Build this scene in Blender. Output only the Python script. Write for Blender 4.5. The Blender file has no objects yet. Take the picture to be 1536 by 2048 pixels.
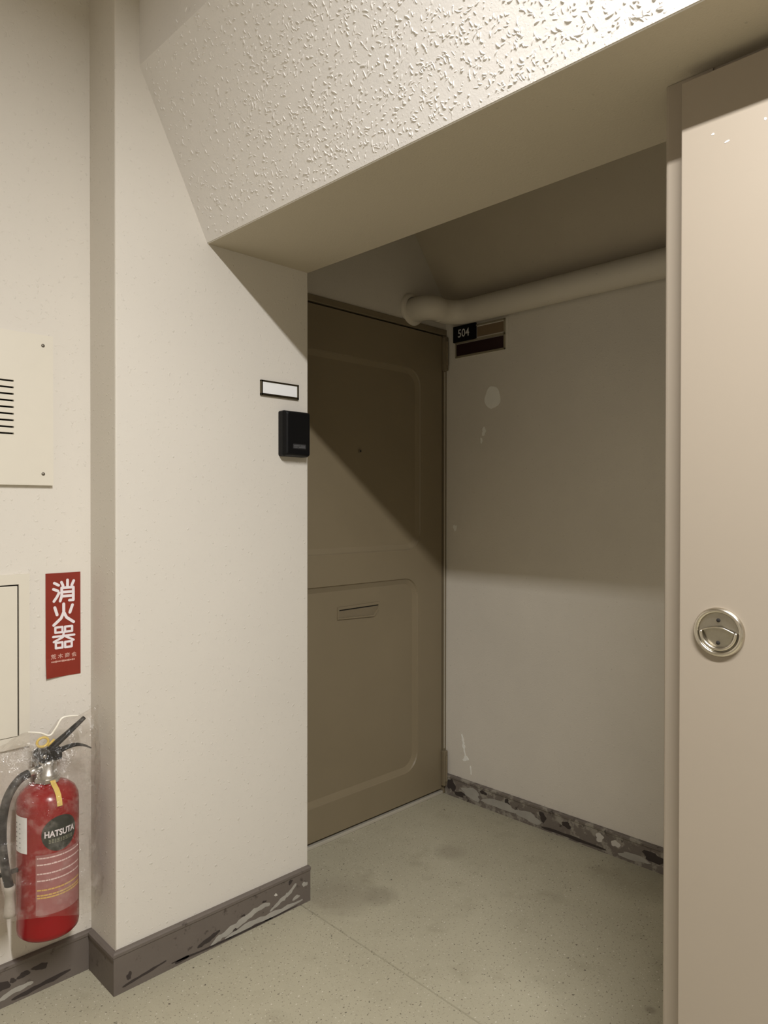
import bpy, bmesh, math, random
from mathutils import Vector, Matrix
from mathutils.geometry import tessellate_polygon

SC = bpy.context.scene
COL = SC.collection
R = math.radians

# ------------------------------------------------------------------ camera, world, light, exposure
cam_d = bpy.data.cameras.new('camera')
cam = bpy.data.objects.new('camera', cam_d); COL.objects.link(cam)
SC.camera = cam
cam_d.sensor_fit = 'VERTICAL'; cam_d.sensor_height = 24.0; cam_d.sensor_width = 18.0
cam_d.lens = 1433.8 / 2048 * 24.0
cam_d.clip_start = 0.02
YAW, PITCH, ROLL = R(45.2717), R(-0.4327), R(0.0658)
fw = Vector((math.cos(YAW), math.sin(YAW), 0)); rt = Vector((math.sin(YAW), -math.cos(YAW), 0)); up = Vector((0, 0, 1))
fw2 = fw * math.cos(PITCH) + up * math.sin(PITCH); up2 = up * math.cos(PITCH) - fw * math.sin(PITCH)
rt2 = rt * math.cos(ROLL) + up2 * math.sin(ROLL); up3 = up2 * math.cos(ROLL) - rt * math.sin(ROLL)
m = Matrix((rt2, up3, -fw2)).transposed().to_4x4()
m.translation = Vector((-1.3725, -1.7144, 1.2))
cam.matrix_world = m

world = bpy.data.worlds.new('world'); SC.world = world
world.use_nodes = True
world.node_tree.nodes['Background'].inputs[0].default_value = (1.0, 0.93, 0.8, 1)
world.node_tree.nodes['Background'].inputs[1].default_value = 0.02

ld = bpy.data.lights.new('corridor_light', 'AREA')
ld.shape = 'RECTANGLE'; ld.size = 0.045; ld.size_y = 1.15
ld.energy = 83.0; ld.color = (1.0, 0.982, 0.962)
lamp = bpy.data.objects.new('corridor_light', ld); COL.objects.link(lamp)
lamp.location = (-1.05, -1.98, 2.462)           # fluorescent tube under the corridor ceiling, parallel to the beam

SC.view_settings.view_transform = 'Standard'
SC.view_settings.look = 'None'
SC.view_settings.exposure = 0.0
SC.view_settings.gamma = 1.0
SC.view_settings.use_curve_mapping = False

# ------------------------------------------------------------------ materials
def new_mat(name):
    mt = bpy.data.materials.new(name); mt.use_nodes = True
    nt = mt.node_tree
    return mt, nt, nt.nodes['Principled BSDF']

def N(nt, kind, **kw):
    n = nt.nodes.new(kind)
    for k, v in kw.items():
        if k.startswith('i_'):
            n.inputs[k[2:].replace('_', ' ')].default_value = v
        else:
            setattr(n, k, v)
    return n

def noise(nt, scale, detail=3, rough=0.5, vec=None):
    n = N(nt, 'ShaderNodeTexNoise', i_Scale=scale, i_Detail=detail, i_Roughness=rough)
    nt.links.new(vec if vec else coords(nt), n.inputs['Vector'])
    return n.outputs['Fac']

def coords(nt):
    c = nt.nodes.get('tc') or nt.nodes.new('ShaderNodeTexCoord'); c.name = 'tc'
    return c.outputs['Object']

def ramp(nt, fac, a, b, ca=(0, 0, 0, 1), cb=(1, 1, 1, 1)):
    r = nt.nodes.new('ShaderNodeValToRGB')
    r.color_ramp.elements[0].position = a; r.color_ramp.elements[1].position = b
    r.color_ramp.elements[0].color = ca; r.color_ramp.elements[1].color = cb
    nt.links.new(fac, r.inputs['Fac'])
    return r.outputs['Color']

def mix(nt, fac, a, b, mode='MIX'):
    n = nt.nodes.new('ShaderNodeMix'); n.data_type = 'RGBA'; n.blend_type = mode
    for s, v in ((0, fac), (6, a), (7, b)):
        if hasattr(v, 'is_linked'):
            nt.links.new(v, n.inputs[s])
        else:
            n.inputs[s].default_value = v if s == 0 else (*v[:3], 1)
    return n.outputs[2]

def bump(nt, bs, h, strength, dist, prev=None):
    b = nt.nodes.new('ShaderNodeBump'); b.inputs['Strength'].default_value = strength
    b.inputs['Distance'].default_value = dist
    nt.links.new(h, b.inputs['Height'])
    if prev: nt.links.new(prev, b.inputs['Normal'])
    nt.links.new(b.outputs['Normal'], bs.inputs['Normal'])
    return b.outputs['Normal']

def simple(name, col, rough=0.5, metal=0.0, spec=0.5, vary=0.06, scale=25.0):
    mt, nt, bs = new_mat(name)
    f = noise(nt, scale)
    c = mix(nt, f, [x * (1 - vary) for x in col], [min(1, x * (1 + vary)) for x in col])
    nt.links.new(c, bs.inputs['Base Color'])
    bs.inputs['Roughness'].default_value = rough
    bs.inputs['Metallic'].default_value = metal
    bs.inputs['Specular IOR Level'].default_value = spec
    return mt

def plaster(name, col, fleck=0.5, fine=0.25, rough=0.75, blotch=0.05):
    mt, nt, bs = new_mat(name)
    c = mix(nt, noise(nt, 2.2, 5, 0.6), [x * (1 - blotch) for x in col], [min(1, x * (1 + blotch)) for x in col])
    speck = ramp(nt, noise(nt, 120, 2, 0.5), 0.70, 0.76)
    c = mix(nt, speck, c, [x * 0.82 for x in col])
    nt.links.new(c, bs.inputs['Base Color'])
    bs.inputs['Roughness'].default_value = rough
    bs.inputs['Specular IOR Level'].default_value = 0.25
    b = bump(nt, bs, noise(nt, 220, 3, 0.6), fine, 0.002)
    bump(nt, bs, ramp(nt, noise(nt, 95, 2, 0.45), 0.645, 0.74), fleck, 0.002, b)
    return mt

WALL = (0.69, 0.65, 0.585)
M_wall = plaster('wall_paint', WALL, fleck=0.45, fine=0.14)
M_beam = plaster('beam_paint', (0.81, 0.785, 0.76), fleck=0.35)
M_soffit = plaster('soffit_shade_paint', (0.50, 0.445, 0.345), fleck=0.1)  # darker and browner than the beam face, underside shade in the colour
M_alcove = plaster('alcove_paint', (0.685, 0.64, 0.565), fleck=0.25, blotch=0.10)
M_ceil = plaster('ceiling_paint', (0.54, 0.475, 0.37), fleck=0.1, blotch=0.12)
M_patch = simple('filler_white', (0.90, 0.89, 0.84), 0.8)
M_panel = simple('white_steel', (0.70, 0.655, 0.56), 0.45, vary=0.02)
M_dark = simple('dark_gap', (0.012, 0.010, 0.008), 0.9)
M_screw = simple('dull_screw', (0.20, 0.18, 0.15), 0.4, 0.8)
M_door = simple('brown_door_paint', (0.235, 0.190, 0.120), 0.42, vary=0.07, scale=6)
M_frame = simple('door_frame_paint', (0.205, 0.165, 0.105), 0.45, vary=0.07)
M_edge = simple('worn_edge_steel', (0.52, 0.48, 0.40), 0.4, 0.2)
M_fire = simple('beige_fire_door_paint', (0.325, 0.278, 0.222), 0.42, vary=0.025, scale=4)
M_chrome = simple('brushed_chrome', (0.62, 0.58, 0.50), 0.22, 1.0)
M_dish = simple('worn_nickel', (0.40, 0.37, 0.31), 0.38, 1.0, vary=0.2, scale=60)
M_black = simple('black_plastic', (0.004, 0.004, 0.0045), 0.5, spec=0.2)
M_logo = simple('grey_print', (0.03, 0.03, 0.033), 0.5)
M_white = simple('white_card', (0.92, 0.93, 0.94), 0.5, vary=0.01)
M_bezel = simple('dark_chrome', (0.16, 0.14, 0.10), 0.25, 1.0)
M_red_sign = simple('red_sign_sheet', (0.225, 0.020, 0.008), 0.5, vary=0.12)
M_sign_white = simple('white_print', (0.78, 0.72, 0.74), 0.6, vary=0.02)
M_sign_pink = simple('pale_red_print', (0.62, 0.36, 0.30), 0.6)
M_red = simple('red_enamel', (0.27, 0.002, 0.005), 0.22, vary=0.04)
M_label = simple('pink_label', (0.36, 0.135, 0.135), 0.45)
M_gold = simple('yellow_print', (0.70, 0.46, 0.13), 0.45)
M_yellow = simple('yellow_plastic', (0.72, 0.52, 0.12), 0.4)
M_black_lbl = simple('black_label', (0.016, 0.020, 0.016), 0.35)
M_alu = simple('cast_aluminium', (0.55, 0.53, 0.50), 0.35, 0.9)
M_rubber = simple('black_rubber', (0.018, 0.016, 0.018), 0.55)
M_nozzle = simple('grey_plastic', (0.42, 0.38, 0.33), 0.5)
M_pipe = plaster('pipe_paint', (0.66, 0.61, 0.52), fleck=0.05, fine=0.1, rough=0.5)
M_maroon = simple('maroon_plate', (0.020, 0.004, 0.005), 0.5)
M_chip = simple('dark_undercoat', (0.04, 0.030, 0.026), 0.8)
M_chip_l = simple('pale_primer', (0.36, 0.34, 0.30), 0.8, vary=0.2)
M_chip_w = simple('white_filler_scrape', (0.56, 0.53, 0.48), 0.8)
M_stain = simple('grime', (0.07, 0.06, 0.045), 0.9)

# skirting: taupe paint with scuffs
M_base, nt, bs = new_mat('skirting_paint')
c = mix(nt, noise(nt, 9, 5, 0.65), (0.125, 0.103, 0.088), (0.16, 0.135, 0.115))
c = mix(nt, ramp(nt, noise(nt, 42, 4, 0.6), 0.62, 0.70), c, (0.07, 0.055, 0.045))
nt.links.new(c, bs.inputs['Base Color']); bs.inputs['Roughness'].default_value = 0.6
bump(nt, bs, noise(nt, 60, 4, 0.6), 0.25, 0.003)
M_base_worn, nt, bs = new_mat('scuffed_skirting_paint')
c = mix(nt, noise(nt, 9, 5, 0.65), (0.14, 0.115, 0.10), (0.18, 0.155, 0.13))
c = mix(nt, ramp(nt, noise(nt, 26, 5, 0.65), 0.50, 0.58), c, (0.30, 0.275, 0.23))
c = mix(nt, ramp(nt, noise(nt, 33, 5, 0.7), 0.60, 0.66), c, (0.05, 0.04, 0.032))
nt.links.new(c, bs.inputs['Base Color']); bs.inputs['Roughness'].default_value = 0.65
bump(nt, bs, noise(nt, 50, 4, 0.6), 0.4, 0.004)

# floor: grey-olive mortar finish with dark and pale grit and grime spots
M_floor, nt, bs = new_mat('mortar_floor')
c = mix(nt, noise(nt, 3.0, 6, 0.65), (0.355, 0.325, 0.235), (0.48, 0.445, 0.335))
c = mix(nt, ramp(nt, noise(nt, 7.0, 4, 0.6), 0.55, 0.80), c, (0.33, 0.30, 0.215))
c = mix(nt, ramp(nt, noise(nt, 170, 2, 0.5), 0.635, 0.70), c, (0.15, 0.13, 0.095))
c = mix(nt, ramp(nt, noise(nt, 140, 2, 0.5), 0.66, 0.71), c, (0.60, 0.57, 0.47))
c = mix(nt, ramp(nt, noise(nt, 75, 2, 0.5), 0.71, 0.74), c, (0.10, 0.085, 0.065))
def spot(cx, cy, r, col, c, soft=0.6):
    mp = N(nt, 'ShaderNodeMapping'); mp.inputs['Location'].default_value = (-cx, -cy, 0)
    nt.links.new(coords(nt), mp.inputs['Vector'])
    ad = N(nt, 'ShaderNodeVectorMath', operation='ADD'); nt.links.new(mp.outputs[0], ad.inputs[0])
    nz = N(nt, 'ShaderNodeTexNoise', i_Scale=30.0); nt.links.new(coords(nt), nz.inputs['Vector'])
    sc_ = N(nt, 'ShaderNodeVectorMath', operation='SCALE'); sc_.inputs['Scale'].default_value = r * 0.5
    nt.links.new(nz.outputs['Color'], sc_.inputs[0]); nt.links.new(sc_.outputs[0], ad.inputs[1])
    ln = N(nt, 'ShaderNodeVectorMath', operation='LENGTH'); nt.links.new(ad.outputs[0], ln.inputs[0])
    f = ramp(nt, ln.outputs['Value'], r * soft, r * 1.4, (0.38, 0.38, 0.38, 1), (0, 0, 0, 1))
    return mix(nt, f, c, col)
c = spot(0.18, -0.13, 0.05, (0.19, 0.165, 0.12), c)
c = spot(0.55, -0.10, 0.05, (0.22, 0.19, 0.135), c)
c = spot(0.28, -0.95, 0.012, (0.08, 0.07, 0.05), c)
c = spot(0.10, -0.03, 0.10, (0.21, 0.18, 0.13), c)
c = spot(0.86, -0.62, 0.12, (0.22, 0.20, 0.14), c)
nt.links.new(c, bs.inputs['Base Color']); bs.inputs['Roughness'].default_value = 0.62
bs.inputs['Specular IOR Level'].default_value = 0.35
b = bump(nt, bs, noise(nt, 260, 2, 0.5), 0.3, 0.002)
bump(nt, bs, noise(nt, 25, 4, 0.6), 0.15, 0.006, b)

# clear, slightly milky polythene
M_bag = bpy.data.materials.new('clear_polythene'); M_bag.use_nodes = True
nt = M_bag.node_tree; nt.nodes.clear()
out = nt.nodes.new('ShaderNodeOutputMaterial')
tr = nt.nodes.new('ShaderNodeBsdfTransparent'); tr.inputs[0].default_value = (0.97, 0.96, 0.95, 1)
gl = nt.nodes.new('ShaderNodeBsdfGlossy'); gl.inputs[0].default_value = (1, 1, 1, 1); gl.inputs['Roughness'].default_value = 0.14
df = nt.nodes.new('ShaderNodeBsdfTranslucent'); df.inputs[0].default_value = (0.9, 0.86, 0.8, 1)
d2 = nt.nodes.new('ShaderNodeBsdfDiffuse'); d2.inputs[0].default_value = (0.85, 0.8, 0.74, 1)
bmp = nt.nodes.new('ShaderNodeBump'); bmp.inputs['Strength'].default_value = 0.8; bmp.inputs['Distance'].default_value = 0.02
nt.links.new(noise(nt, 22, 5, 0.62), bmp.inputs['Height'])
for s in (gl, d2, df): nt.links.new(bmp.outputs[0], s.inputs['Normal'])
m0 = nt.nodes.new('ShaderNodeMixShader'); m0.inputs[0].default_value = 0.4
nt.links.new(d2.outputs[0], m0.inputs[1]); nt.links.new(df.outputs[0], m0.inputs[2])
m1 = nt.nodes.new('ShaderNodeMixShader'); nt.links.new(ramp(nt, noise(nt, 24, 5, 0.65), 0.50, 0.74, (0.02, 0.02, 0.02, 1), (0.30, 0.30, 0.30, 1)), m1.inputs[0])
nt.links.new(tr.outputs[0], m1.inputs[1]); nt.links.new(m0.outputs[0], m1.inputs[2])
lw = nt.nodes.new('ShaderNodeLayerWeight'); nt.links.new(bmp.outputs[0], lw.inputs['Normal'])
pw = nt.nodes.new('ShaderNodeMath'); pw.operation = 'POWER'; pw.inputs[1].default_value = 4.0; nt.links.new(lw.outputs['Facing'], pw.inputs[0])
fr = nt.nodes.new('ShaderNodeMath'); fr.operation = 'MULTIPLY_ADD'; fr.inputs[1].default_value = 0.35; fr.inputs[2].default_value = 0.055; nt.links.new(pw.outputs[0], fr.inputs[0])
m2 = nt.nodes.new('ShaderNodeMixShader'); nt.links.new(fr.outputs[0], m2.inputs[0])
nt.links.new(m1.outputs[0], m2.inputs[1]); nt.links.new(gl.outputs[0], m2.inputs[2])
nt.links.new(m2.outputs[0], out.inputs[0])
M_highlight = simple('highlight_pale', (0.88, 0.84, 0.74), 0.25)  # pale colour for the painted highlight on the bag's fold

# ------------------------------------------------------------------ mesh helpers
def obj(name, bm, mat, parent=None, smooth=False):
    me = bpy.data.meshes.new(name)
    bmesh.ops.recalc_face_normals(bm, faces=bm.faces)
    bm.to_mesh(me); bm.free()
    me.materials.append(mat)
    if smooth:
        for p in me.polygons: p.use_smooth = True
    o = bpy.data.objects.new(name, me); COL.objects.link(o)
    if parent: o.parent = parent
    return o

def tag(o, label, cat, group=None, kind=None):
    o['label'] = label; o['category'] = cat
    if group: o['group'] = group
    if kind: o['kind'] = kind
    return o

def empty(name, label, cat, loc=(0, 0, 0), kind=None):
    o = bpy.data.objects.new(name, None); COL.objects.link(o)
    o.location = loc; o.empty_display_size = 0.05
    return tag(o, label, cat, kind=kind)

def box(bm, x0, x1, y0, y1, z0, z1, bev=0.0, seg=2):
    r = bmesh.ops.create_cube(bm, size=1.0)
    vs = r['verts']
    for v in vs:
        v.co = Vector((x0 + (v.co.x + .5) * (x1 - x0), y0 + (v.co.y + .5) * (y1 - y0), z0 + (v.co.z + .5) * (z1 - z0)))
    if bev:
        es = list({e for v in vs for e in v.link_edges})
        bmesh.ops.bevel(bm, geom=es, offset=bev, segments=seg, profile=0.5, affect='EDGES')

def boxobj(name, mat, parent, *a, bev=0.0, smooth=False):
    bm = bmesh.new(); box(bm, *a, bev=bev); return obj(name, bm, mat, parent, smooth)

def prism_y(bm, pts, y0, y1):
    """polygon in (x, z) extruded along y"""
    a = [bm.verts.new((x, y0, z)) for x, z in pts]; b = [bm.verts.new((x, y1, z)) for x, z in pts]
    n = len(pts)
    bm.faces.new(a); bm.faces.new(b[::-1])
    for i in range(n): bm.faces.new((a[i], a[(i + 1) % n], b[(i + 1) % n], b[i]))

def lathe(bm, prof, n=48, origin=(0, 0, 0), axis='z'):
    """profile list of (radius, height)"""
    ox, oy, oz = origin
    def P(r, h, t):
        c, s = r * math.cos(t), r * math.sin(t)
        if axis == 'z': return (ox + c, oy + s, oz + h)
        if axis == 'x': return (ox + h, oy + c, oz + s)
        return (ox + c, oy + h, oz + s)
    rings = []
    for r, h in prof:
        if r < 1e-6: rings.append([bm.verts.new(P(0, h, 0))])
        else: rings.append([bm.verts.new(P(r, h, 2 * math.pi * i / n)) for i in range(n)])
    for A, B in zip(rings, rings[1:]):
        if len(A) == 1 and len(B) == 1: continue
        for i in range(n):
            j = (i + 1) % n
            if len(A) == 1: bm.faces.new((A[0], B[i], B[j]))
            elif len(B) == 1: bm.faces.new((A[i], A[j], B[0]))
            else: bm.faces.new((A[i], A[j], B[j], B[i]))

def smooth_path(pts, sub=6):
    P = [Vector(p) for p in pts]; o = []
    for i in range(len(P) - 1):
        p0 = P[max(i - 1, 0)]; p1 = P[i]; p2 = P[i + 1]; p3 = P[min(i + 2, len(P) - 1)]
        for k in range(sub):
            t = k / sub
            o.append(0.5 * ((2 * p1) + (p2 - p0) * t + (2 * p0 - 5 * p1 + 4 * p2 - p3) * t * t + (3 * p1 - p0 - 3 * p2 + p3) * t ** 3))
    o.append(P[-1]); return o

def tube(bm, pts, rad, n=16, cap=True, squash=None):
    """swept tube; rad a number or list; squash=(a,b) elliptical section"""
    P = [Vector(p) for p in pts]
    rs = rad if isinstance(rad, (list, tuple)) else [rad] * len(P)
    t0 = (P[1] - P[0]).normalized()
    ref = Vector((0, 0, 1)) if abs(t0.z) < 0.9 else Vector((0, 1, 0))
    u = t0.cross(ref).normalized(); rings = []
    for i, p in enumerate(P):
        t = ((P[min(i + 1, len(P) - 1)] - P[max(i - 1, 0)])).normalized()
        u = (u - t * u.dot(t)).normalized(); v = t.cross(u)
        a, b = squash or (1, 1)
        rings.append([bm.verts.new(p + (u * math.cos(2 * math.pi * k / n) * a + v * math.sin(2 * math.pi * k / n) * b) * rs[i]) for k in range(n)])
    for A, B in zip(rings, rings[1:]):
        for k in range(n): bm.faces.new((A[k], A[(k + 1) % n], B[(k + 1) % n], B[k]))
    if cap:
        bm.faces.new(rings[0][::-1]); bm.faces.new(rings[-1])

def slab(bm, loop, fn, thick):
    """closed 2-D loop mapped through fn(a, b, depth) to a thin solid"""
    n = len(loop)
    top = [bm.verts.new(fn(a, b, thick)) for a, b in loop]
    bot = [bm.verts.new(fn(a, b, 0.0)) for a, b in loop]
    tri = tessellate_polygon([[Vector((a, b, 0)) for a, b in loop]])
    for t in tri:
        try: bm.faces.new([top[i] for i in t])
        except ValueError: pass
    for i in range(n):
        j = (i + 1) % n
        bm.faces.new((bot[i], bot[j], top[j], top[i]))

def blob(a, b, ra, rb, seed, n=18, jag=0.35, rot=0.0):
    rnd = random.Random(seed); o = []
    ph = [rnd.uniform(0, 6.28) for _ in range(4)]
    for i in range(n):
        t = 2 * math.pi * i / n
        k = 1 + jag * (0.5 * math.sin(2 * t + ph[0]) + 0.4 * math.sin(3 * t + ph[1]) + 0.35 * math.sin(5 * t + ph[2])) + rnd.uniform(-.12, .12) * jag
        x, y = ra * k * math.cos(t), rb * k * math.sin(t)
        o.append((a + x * math.cos(rot) - y * math.sin(rot), b + x * math.sin(rot) + y * math.cos(rot)))
    return o

def ribbon(pts, w, seed, jag=0.35):
    """ragged band along a polyline in 2-D, returned as a closed loop"""
    rnd = random.Random(seed); P = [Vector((p[0], p[1], 0)) for p in pts]
    P = smooth_path(P, 5); L, Rr = [], []
    for i, p in enumerate(P):
        t = (P[min(i + 1, len(P) - 1)] - P[max(i - 1, 0)]).normalized(); nrm = Vector((-t.y, t.x, 0))
        e = math.sin(math.pi * (i + 0.4) / (len(P) - 0.2)) ** 0.5
        L.append(p + nrm * w * e * (1 + rnd.uniform(-jag, jag))); Rr.append(p - nrm * w * e * (1 + rnd.uniform(-jag, jag)))
    return [(v.x, v.y) for v in L + Rr[::-1]]

def capsule(p, q, w, n=7):
    p = Vector((*p, 0)); q = Vector((*q, 0)); d = (q - p)
    a0 = math.atan2(d.y, d.x)
    o = [(q.x + w * math.cos(a0 - math.pi / 2 + math.pi * k / n), q.y + w * math.sin(a0 - math.pi / 2 + math.pi * k / n)) for k in range(n + 1)]
    o += [(p.x + w * math.cos(a0 + math.pi / 2 + math.pi * k / n), p.y + w * math.sin(a0 + math.pi / 2 + math.pi * k / n)) for k in range(n + 1)]
    return o

def strokes(bm, lines, w, fn, thick):
    k = 0
    for ln in lines:
        for p, q in zip(ln, ln[1:]):
            k += 1; e = 0.00002 * k
            slab(bm, capsule(p, q, w), lambda a, b, d, e=e: fn(a, b, d + e), thick)

def text_mesh(body, size, fn, bold=0.0, align='CENTER', width=None):
    """flat lettering as a bmesh whose points pass through fn(a, b, 0)"""
    cu = bpy.data.curves.new('lettering', 'FONT'); cu.body = body; cu.size = size
    cu.align_x = align; cu.align_y = 'CENTER'; cu.offset = bold; cu.resolution_u = 3
    o = bpy.data.objects.new('lettering', cu); COL.objects.link(o)
    dg = bpy.context.evaluated_depsgraph_get(); dg.update()
    me = bpy.data.meshes.new_from_object(o.evaluated_get(dg))
    bpy.data.objects.remove(o); bpy.data.curves.remove(cu)
    bm = bmesh.new(); bm.from_mesh(me); bpy.data.meshes.remove(me)
    bmesh.ops.triangulate(bm, faces=bm.faces)
    k = 1.0
    if width:
        xs = [v.co.x for v in bm.verts]; k = width / (max(xs) - min(xs))
    for v in bm.verts: v.co = Vector(fn(v.co.x * k, v.co.y, 0))
    return bm

def onY(y):            # wall facing -y: a = x, b = z, depth towards the room
    return lambda a, b, d: (a, y - d, b)
def onX(x):            # wall facing -x: a = y
    return lambda a, b, d: (x - d, a, b)

def decal(name, loop, fn, mat, parent, thick=0.0006):
    bm = bmesh.new(); slab(bm, loop, fn, thick); return obj(name, bm, mat, parent)

# ------------------------------------------------------------------ fixed dimensions
PX0, REC, Y2, X2 = -0.602, 0.1492, 0.240, 0.9263        # pier left edge, recess depth, door plane, alcove wall
XB, ZB, XS, ZS = -0.3463, 1.909, -0.5385, 2.3046         # beam lower edge and fold
X4, X3, YJ, Y3 = -0.1789, -0.2134, -1.1839, -1.2259      # jamb strip, fire-door face, jamb edge, leaf edge
TOP, CEIL = 3.35, 2.70
XL, YB = -3.4, -4.6

# ------------------------------------------------------------------ setting
def structure(name, bm, mat, label, cat):
    o = obj(name, bm, mat); return tag(o, label, cat, kind='structure')

bm = bmesh.new()
# floor with a narrow recessed joint running from the pier corner towards the room
jx = lambda y: -0.036 + (y + 0.02) * 0.018
ys = [YB, -3.0, -2.0, -1.2, -0.6, -0.02, 0.0]
prev = None
for y in ys:
    j = jx(y); row = []
    for x, z in ((XL, 0), (j - 0.0026, 0), (j, -0.006), (j + 0.0026, 0), (1.05, 0)): row.append(bm.verts.new((x, y, z)))
    if prev:
        for a in range(4): bm.faces.new((prev[a], prev[a + 1], row[a + 1], row[a]))
    prev = row
bk = [bm.verts.new((x, 0.36, 0)) for x in (XL, jx(0), 1.05)]
bm.faces.new((prev[0], prev[1], prev[2], bk[1], bk[0])); bm.faces.new((prev[2], prev[3], prev[4], bk[2], bk[1]))
floor = structure('floor', bm, M_floor, 'grey-olive mortar floor with dark grit, stains and a thin joint line', 'floor')

bm = bmesh.new(); box(bm, PX0, 0, 0, 0.36, 0, TOP, bev=0.004)
wall_center = structure('wall_center', bm, M_wall, 'off-white stippled wall pier left of the brown door', 'wall')
bm = bmesh.new(); box(bm, XL, PX0, REC, 0.36, 0, CEIL)
wall_left = structure('wall_left', bm, M_wall, 'off-white recessed wall behind the red extinguisher', 'wall')
bm = bmesh.new(); box(bm, 0, X2, Y2, 0.36, 1.937, TOP)
wall_back = structure('wall_back', bm, M_alcove, 'shaded wall strip above the brown door', 'wall')
bm = bmesh.new(); box(bm, X2, X2 + 0.1, -1.3, 0.36, 0, TOP)
wall_right = structure('wall_right', bm, M_alcove, 'grey alcove wall with dark shadow above and lit lower half', 'wall')
bm = bmesh.new(); box(bm, X4 + 0.004, -0.06, YB, -1.262, 0, ZB)
wall_front = structure('wall_front', bm, M_fire, 'beige wall behind the open fire door leaf', 'wall')
bm = bmesh.new(); box(bm, -0.06, X2, -1.30, YJ - 0.001, 0, TOP)
wall_side = structure('wall_side', bm, M_alcove, 'near end wall of the alcove behind the jamb', 'wall')
bm = bmesh.new(); box(bm, XL, 0, YB - 0.1, YB, 0, CEIL)
structure('wall_rear', bm, M_wall, 'off-white corridor wall behind the viewer', 'wall')
bm = bmesh.new(); box(bm, XL - 0.1, XL, YB, 0.36, 0, CEIL)
structure('wall_far_left', bm, M_wall, 'off-white corridor end wall left of the viewer', 'wall')
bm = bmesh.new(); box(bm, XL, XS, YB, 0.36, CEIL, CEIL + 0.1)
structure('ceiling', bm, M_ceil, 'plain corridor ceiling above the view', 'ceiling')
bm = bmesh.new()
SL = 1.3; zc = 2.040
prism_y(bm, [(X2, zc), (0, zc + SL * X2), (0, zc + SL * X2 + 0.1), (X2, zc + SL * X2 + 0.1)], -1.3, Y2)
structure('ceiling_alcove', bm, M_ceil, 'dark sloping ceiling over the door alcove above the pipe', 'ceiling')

# beam with sloped face
beam = empty('ceiling_beam', 'off-white stuccoed beam with a sloped face crossing above the alcove', 'beam', kind='structure')
bm = bmesh.new()
prism_y(bm, [(XB, ZB), (0, ZB), (0, TOP + 0.1), (XS, TOP + 0.1), (XS, ZS)], YB, 0.0)
es = [e for e in bm.edges if abs(e.verts[0].co.y - e.verts[1].co.y) > 1 and e.verts[0].co.z < 2.0]
bmesh.ops.bevel(bm, geom=es, offset=0.002, segments=2, affect='EDGES')
beam_body = obj('beam_face', bm, M_beam, beam)
beam_body.data.materials.append(M_soffit)                 # smooth underside, not stucco; its shade is put into the darker colour
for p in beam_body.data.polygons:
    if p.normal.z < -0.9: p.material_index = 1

# stucco dabs trowelled on the sloped face: thousands, so one stuff object
rnd = random.Random(7)
verts, faces = [], []
dirS = Vector((XS - XB, 0, ZS - ZB)); LS = dirS.length; dirS.normalize()
nrm = Vector((-dirS.z, 0, dirS.x)); dirY = Vector((0, 1, 0))
org = Vector((XB, 0, ZB))
from mathutils import noise as mnoise
cnt = 0
while cnt < 5000:
    s = rnd.uniform(0.012, LS + 0.02); y = -rnd.uniform(0.02, 1.75)
    dens = mnoise.noise(Vector((s * 9, y * 9, 0.3))) * 0.5 + 0.5
    keep = (0.25 + 0.9 * dens) * min(1.0, 0.30 + 0.75 * (-y) / 0.9)
    if s > LS: keep *= 0.15
    if rnd.random() > keep: continue
    cnt += 1
    L = rnd.uniform(0.0016, 0.0064) * (1 + 0.5 * (rnd.random() < 0.15)); W = rnd.uniform(0.0008, 0.0016); H = rnd.uniform(0.0007, 0.0021)
    th = rnd.gauss(0.5, 0.9); ct, st = math.cos(th), math.sin(th); bend = rnd.uniform(-0.35, 0.35)
    base = len(verts); n = 8
    for lv, hh in ((1.0, -0.05), (0.78, 0.65), (0.38, 0.97)):
        for k in range(n):
            a = 2 * math.pi * k / n
            lx = L * lv * math.cos(a); ly = W * lv * math.sin(a) + bend * lx * lx / L
            ds = lx * st + ly * ct; dy = lx * ct - ly * st
            verts.append(org + dirS * (s + ds) + dirY * (y + dy) + nrm * (hh * H))
    verts.append(org + dirS * s + dirY * y + nrm * (1.02 * H))
    for lv in (0, 1):
        for k in range(n):
            j = (k + 1) % n
            faces.append((base + lv * n + k, base + lv * n + j, base + (lv + 1) * n + j, base + (lv + 1) * n + k))
    for k in range(n): faces.append((base + 2 * n + k, base + 2 * n + (k + 1) % n, base + 3 * n))
me = bpy.data.meshes.new('stucco_dabs'); me.from_pydata(verts, [], faces); me.materials.append(M_beam)
for p in me.polygons: p.use_smooth = True
dabs = bpy.data.objects.new('stucco_dabs', me); COL.objects.link(dabs); dabs.parent = beam; dabs['kind'] = 'stuff'

# ------------------------------------------------------------------ skirting
def skirting(name, prof_h, path, mat, label, t=0.012):
    """path of (x, y) wall-line points, skirting on the right-hand (room) side given per point as offset pts"""
    bm = bmesh.new()
    prof = [(0, 0), (t, 0), (t, prof_h - 0.012), (t + 0.0025, prof_h - 0.010), (t + 0.0025, prof_h - 0.003), (t - 0.002, prof_h), (0, prof_h)]
    rings = []
    for (x, y), (nx, ny) in path:
        rings.append([bm.verts.new((x + nx * d, y + ny * d, z)) for d, z in prof])
    k = len(prof)
    for A, B in zip(rings, rings[1:]):
        for i in range(k): bm.faces.new((A[i], A[(i + 1) % k], B[(i + 1) % k], B[i]))
    bm.faces.new(rings[0]); bm.faces.new(rings[-1][::-1])
    o = obj(name, bm, mat); return tag(o, label, 'baseboard', kind='structure')

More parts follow.
